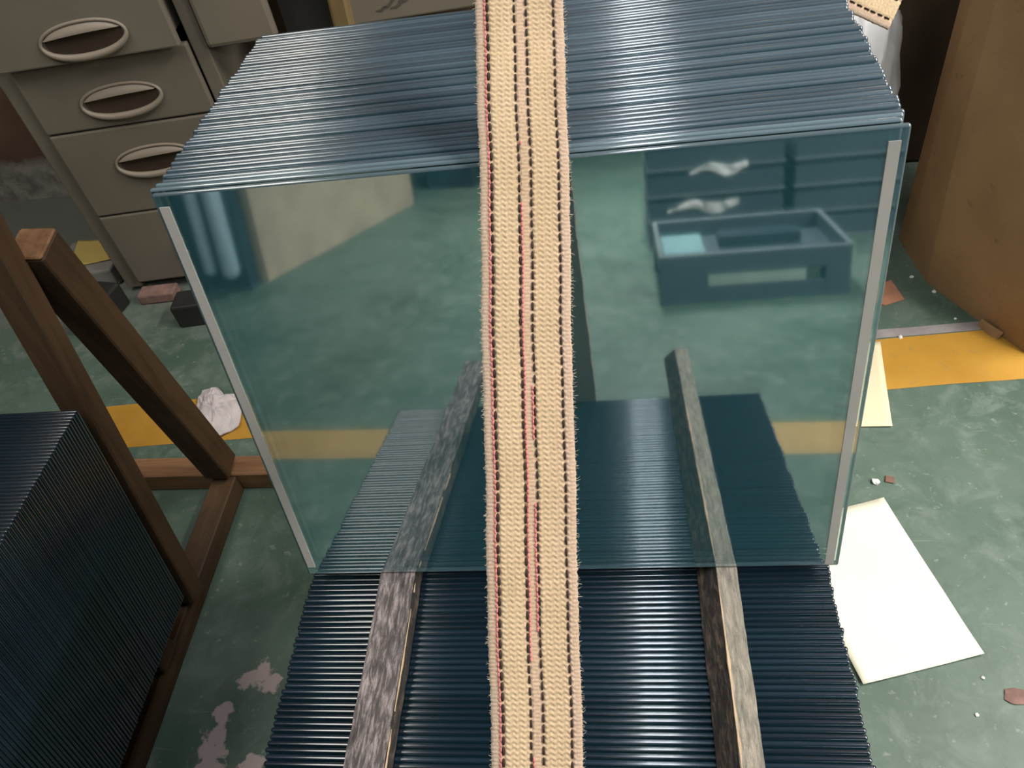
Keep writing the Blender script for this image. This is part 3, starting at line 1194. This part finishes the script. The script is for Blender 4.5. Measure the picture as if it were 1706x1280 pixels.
# concrete block with a folded yellow paper, by the foot of the desk
bc = onz(148, 428, .05)
link('concrete_block', box_me('concrete_block', (.17, .16, .05), (0, 0, .025), .006, 2), MAT['concrete'], world=Matrix.Translation((float(bc[0]), float(bc[1]) + .005, 0)) @ Matrix.Rotation(.08, 4, 'Z'),
     label='low grey concrete block under the yellow paper beside the desk', cat='block')
yc = [onz(*p, .052)[:2] for p in ((112, 447), (185, 433), (166, 401), (131, 402))]
flat_sheet('folded_paper', yc, MAT['paper_y'], 'folded yellow paper on the grey concrete block by the desk', 'paper', .003, 7.0, z=.0505)


def lump(name, px, py, r, mat, label, cat, sx=1.0, sy=1.0, sz=.6, seed=1.0, sub=2, **k):
    c = onz(px, py)
    bm = bmesh.new()
    bmesh.ops.create_icosphere(bm, subdivisions=sub, radius=1.0)
    for v in bm.verts:
        d = 1 + .45 * noise.noise(v.co * 1.7 + Vector((seed * 5, 0, 0)))
        v.co = Vector((v.co.x * r * sx * d, v.co.y * r * sy * d, max(0, v.co.z * d * r * sz + r * sz * .8)))
    return link(name, bm_mesh(name, bm), mat, world=Matrix.Translation((float(c[0]), float(c[1]), 0)), label=label, cat=cat, **k)


lump('foil_scrap', 186, 458, .016, MAT['foil'], 'crumpled bluish white scrap on the floor beside the concrete block', 'scrap', seed=2)
lump('black_scrap', 201, 471, .009, MAT['dark'], 'small black scrap on the floor at the foot of the desk', 'scrap', seed=3)
lump('plaster_crumb', 110, 478, .014, MAT['concrete'], 'pale plaster crumb on the floor behind the diagonal brace', 'scrap', seed=4)
lump('white_pellet', 1458, 804, .0065, MAT['white'], 'small white pellet on the green floor above the large paper', 'scrap', seed=5)
chip = onz(1482, 800)
link('brown_chip', box_me('brown_chip', (.015, .014, .003), (0, 0, .0015), .0008, 1), MAT['chip'], world=Matrix.Translation((float(chip[0]), float(chip[1]), .0002)) @ Matrix.Rotation(-.3, 4, 'Z'),
     label='small square brown chip beside the white pellet', cat='scrap')
for i, (px, py, r) in enumerate(((1518, 463, .005), (1556, 488, .005), (1500, 563, .005), (1591, 532, .0035), (1637, 1130, .003), (1627, 1192, .003))):
    lump('white_crumb', px, py, r, MAT['white'], 'tiny white crumb scattered on the green floor', 'scrap', seed=6 + i, sub=1, group='white crumbs on the floor')
lump('pink_flake', 1695, 1162, .015, MAT['brick'], 'flat pinkish flake on the green floor beyond the large paper', 'scrap', 1.3, .8, .12, seed=21)
t1, t2, t3 = onz(1484, 468)[:2], onz(1506, 500)[:2], onz(1474, 510)[:2]
V = [(*p, z) for z in (.0005, .0035) for p in (t1, t2, t3, t3 + np.array([-.06, .03]))]
V = [tuple(map(float, v)) for v in V]
c_ = np.mean(np.array(V)[:4], axis=0)
link('card_scrap', mesh('card_scrap', [(v[0] - c_[0], v[1] - c_[1], v[2]) for v in V], [(3, 2, 1, 0), (4, 5, 6, 7), (0, 1, 5, 4), (1, 2, 6, 5), (2, 3, 7, 6), (3, 0, 4, 7)]), MAT['debris'],
     world=Matrix.Translation((float(c_[0]), float(c_[1]), 0)), label='terracotta coloured card scrap on the floor near the carton', cat='scrap')
bk = onz(268, 485)
link('brick', box_me('brick', (.10, .045, .03), (0, 0, .015), .005, 2), MAT['brick'], world=Matrix.Translation((float(bk[0]) + .015, float(bk[1]) - .030, 0)) @ Matrix.Rotation(.06, 4, 'Z'),
     label='broken pinkish brick on the floor at the foot of the desk', cat='brick')
db = onz(316, 545)
link('dark_block', box_me('dark_block', (.085, .07, .065), (0, 0, .0325), .006, 2), MAT['dark'], world=Matrix.Translation((float(db[0]) + .015, float(db[1]) + .035, 0)) @ Matrix.Rotation(.1, 4, 'Z'),
     label='small near black box on the floor in front of the desk', cat='box')
db = onz(165, 545)
link('dark_block', box_me('dark_block', (.08, .14, .07), (0, 0, .035), .006, 2), MAT['dark'], world=Matrix.Translation((float(db[0]), float(db[1]) + .03, 0)) @ Matrix.Rotation(-.2, 4, 'Z'),
     label='small near black box on the floor behind the diagonal brace', cat='box')

# ------------------------------------------------------------------ things across the aisle, seen mirrored in the front pane
tray = empty('tray_stand', (.455, -2.03, 0), label='low slate blue open tray stand mirrored in the front pane', cat='stand')


def tp(name, x0, x1, y0, y1, z0, z1, mat, **k):
    me = box_me(name, (x1 - x0, y1 - y0, z1 - z0), ((x0 + x1) / 2, (y0 + y1) / 2, (z0 + z1) / 2), .002, 1)
    return link(name, me, mat, tray, **k)


tp('tray_floor', .135, .78, -2.26, -1.79, .112, .118, MAT['slate'])
for (a, b, c1, d1) in ((.13, .785, -1.792, -1.78), (.13, .785, -2.275, -2.262), (.13, .142, -2.262, -1.792), (.773, .785, -2.262, -1.792)):
    tp('tray_side', a, b, c1, d1, .108, .176, MAT['slate'])
    tp('rim', a - .003, b + .003, c1 - .003, d1 + .003, .176, .184, MAT['slate_lt'])
for x in (.13, .70):
    for y in (-1.86, -2.275):
        tp('leg', x, x + (.17 if x < .3 else .085), y, y + .08, 0, .108, MAT['slate'])
tp('gap_panel', .295, .635, -1.79, -1.784, .0622, .1078, MAT['lit_floor_green'])  # added panel, coloured as the lit floor seen through the gap
tp('foot_rail', .13, .785, -1.80, -1.782, .0, .062, MAT['slate'])
for (x, y, w_, d, h, mt, nm, lb) in ((.225, -1.98, .15, .24, .05, 'aqua', 'card_stack', 'pale aqua card stack inside the slate tray stand'),
                                      (.52, -2.10, .30, .10, .045, 'navy', 'card_stack', 'navy card stack inside the slate tray stand')):
    link(nm, box_me(nm, (w_, d, h), (0, 0, h / 2), .003, 1), MAT[mt], world=Matrix.Translation((x, y, .1185)), label=lb, cat='card stack')
# stacked flat crates behind the tray
for ix, (xa, xb) in enumerate(((.125, .69), (.735, 1.45))):
    for iz in range(5):
        z0 = iz * .112
        root = empty('flat_crate', ((xa + xb) / 2, -2.75, z0), label='slate blue flat crate in the stack mirrored behind the tray stand', cat='crate', group='slate crates across the aisle')
        wx = xb - xa
        for (cx, cy, sx, sy) in ((0, .24, wx, .02), (0, -.24, wx, .02), (-wx / 2 + .01, 0, .02, .46), (wx / 2 - .01, 0, .02, .46)):
            link('crate_side', box_me('crate_side', (sx, sy, .082), (cx, cy, .046), .003, 1), MAT['slate'], root, local=I4)
        link('crate_base', box_me('crate_base', (wx + .01, .51, .012), (0, 0, .006), .002, 1), MAT['slate_lt'], root, local=I4)
        link('crate_lid', box_me('crate_lid', (wx - .03, .47, .020), (0, 0, .097), .002, 1), MAT['navy'], root, local=I4)
for (x, z, w_, h, sd, lb) in ((.355, .180, .30, .05, 3.0, 'white cloth draped over the front of the slate crates'), (.42, .335, .24, .045, 5.0, 'white rag hanging on an upper slate crate')):
    link('white_cloth', crumpled('white_cloth', w_, h, 20, 6, .02, sd, thick=.002,
                                 outline=lambda u, v, w_=w_, h=h: (u * w_, v * h * (1.1 - abs(u + .1) * 1.5) + .012 * math.sin(u * 9))), MAT['white'],
         world=Matrix.Translation((x, -2.488, z)) @ Matrix.Rotation(math.pi / 2, 4, 'X') @ Matrix.Rotation(math.pi, 4, 'Y') @ Matrix.Translation((0, 0, -.024)) if False else
         Matrix.Translation((x, -2.495, z)) @ Matrix.Rotation(math.pi, 4, 'Z') @ Matrix.Rotation(math.pi / 2, 4, 'X'),
         label=lb, cat='cloth')

# beige crate wall and dark cabinet on the left of the aisle
A0, A1 = np.array([-1.655, -2.45]), np.array([-1.278, -3.90])
dd = (A1 - A0) / np.linalg.norm(A1 - A0)
pn = np.array([dd[1], -dd[0]])
if pn[0] > 0: pn = -pn
bb = [A0, A1, A1 + pn * .6, A0 + pn * .6]
V = [(*p, z) for z in (0, .85) for p in bb]
V = [tuple(map(float, v)) for v in V]
big = empty('large_carton', (float(A0[0]), float(A0[1]), 0), label='large pale beige carton across the aisle mirrored in the pane', cat='carton')
MAT['beige'] = simple('pale_beige_card', (.46, .37, .27), .8, .15, 5)
link('carton_wall', mesh('carton_wall', V, [(3, 2, 1, 0), (4, 5, 6, 7), (0, 1, 5, 4), (1, 2, 6, 5), (2, 3, 7, 6), (3, 0, 4, 7)]), MAT['beige'], big)
tpn = [A0 * .55 + A1 * .45 - pn * .001]
link('tape', box_me('tape', (1.49, .002, .05), (0, 0, 0)), MAT['carton'], big,
     world=Matrix.Translation((float((A0 + A1)[0] / 2 - pn[0] * .001), float((A0 + A1)[1] / 2 - pn[1] * .001), .60)) @ Matrix.Rotation(math.atan2(dd[1], dd[0]), 4, 'Z'))
cab = empty('dark_cabinet', (-1.86, -2.55, 0), label='navy steel cabinet with two pale upright rolls mirrored beside the beige carton', cat='cabinet')
link('cabinet_body', box_me('cabinet_body', (.42, .10, 1.0), (-1.895, -2.378, .5), .006, 2), MAT['navy'], cab)
link('cabinet_plinth', box_me('cabinet_plinth', (.424, .104, .02), (-1.895, -2.378, .0102), .002, 1), MAT['slate'], cab)
for (x, r, zb, zt_) in ((-1.745, .040, .07, .85), (-1.845, .030, .09, .80)):
    n = 6
    pts = [(x, -2.30 + r - .028, zb + r * (1 - math.cos(math.pi / 2 * k / n))) for k in range(n + 1)] + [(x, -2.30 + r - .028, zt_)]
    rad = [max(.002, r * math.sin(math.pi / 2 * k / n)) for k in range(n + 1)] + [r]
    link('roll', tube_mesh('roll', pts, rad, 14), MAT['pale_blue'], cab, smooth=True, label='pale blue upright roll')
link('dark_bin', box_me('dark_bin', (.34, .3, .5), (0, 0, .25), .01, 2), MAT['navy'], world=Matrix.Translation((-1.08, -4.42, 0)) @ Matrix.Rotation(.2, 4, 'Z'),
     label='navy bin standing beyond the large beige carton', cat='bin')
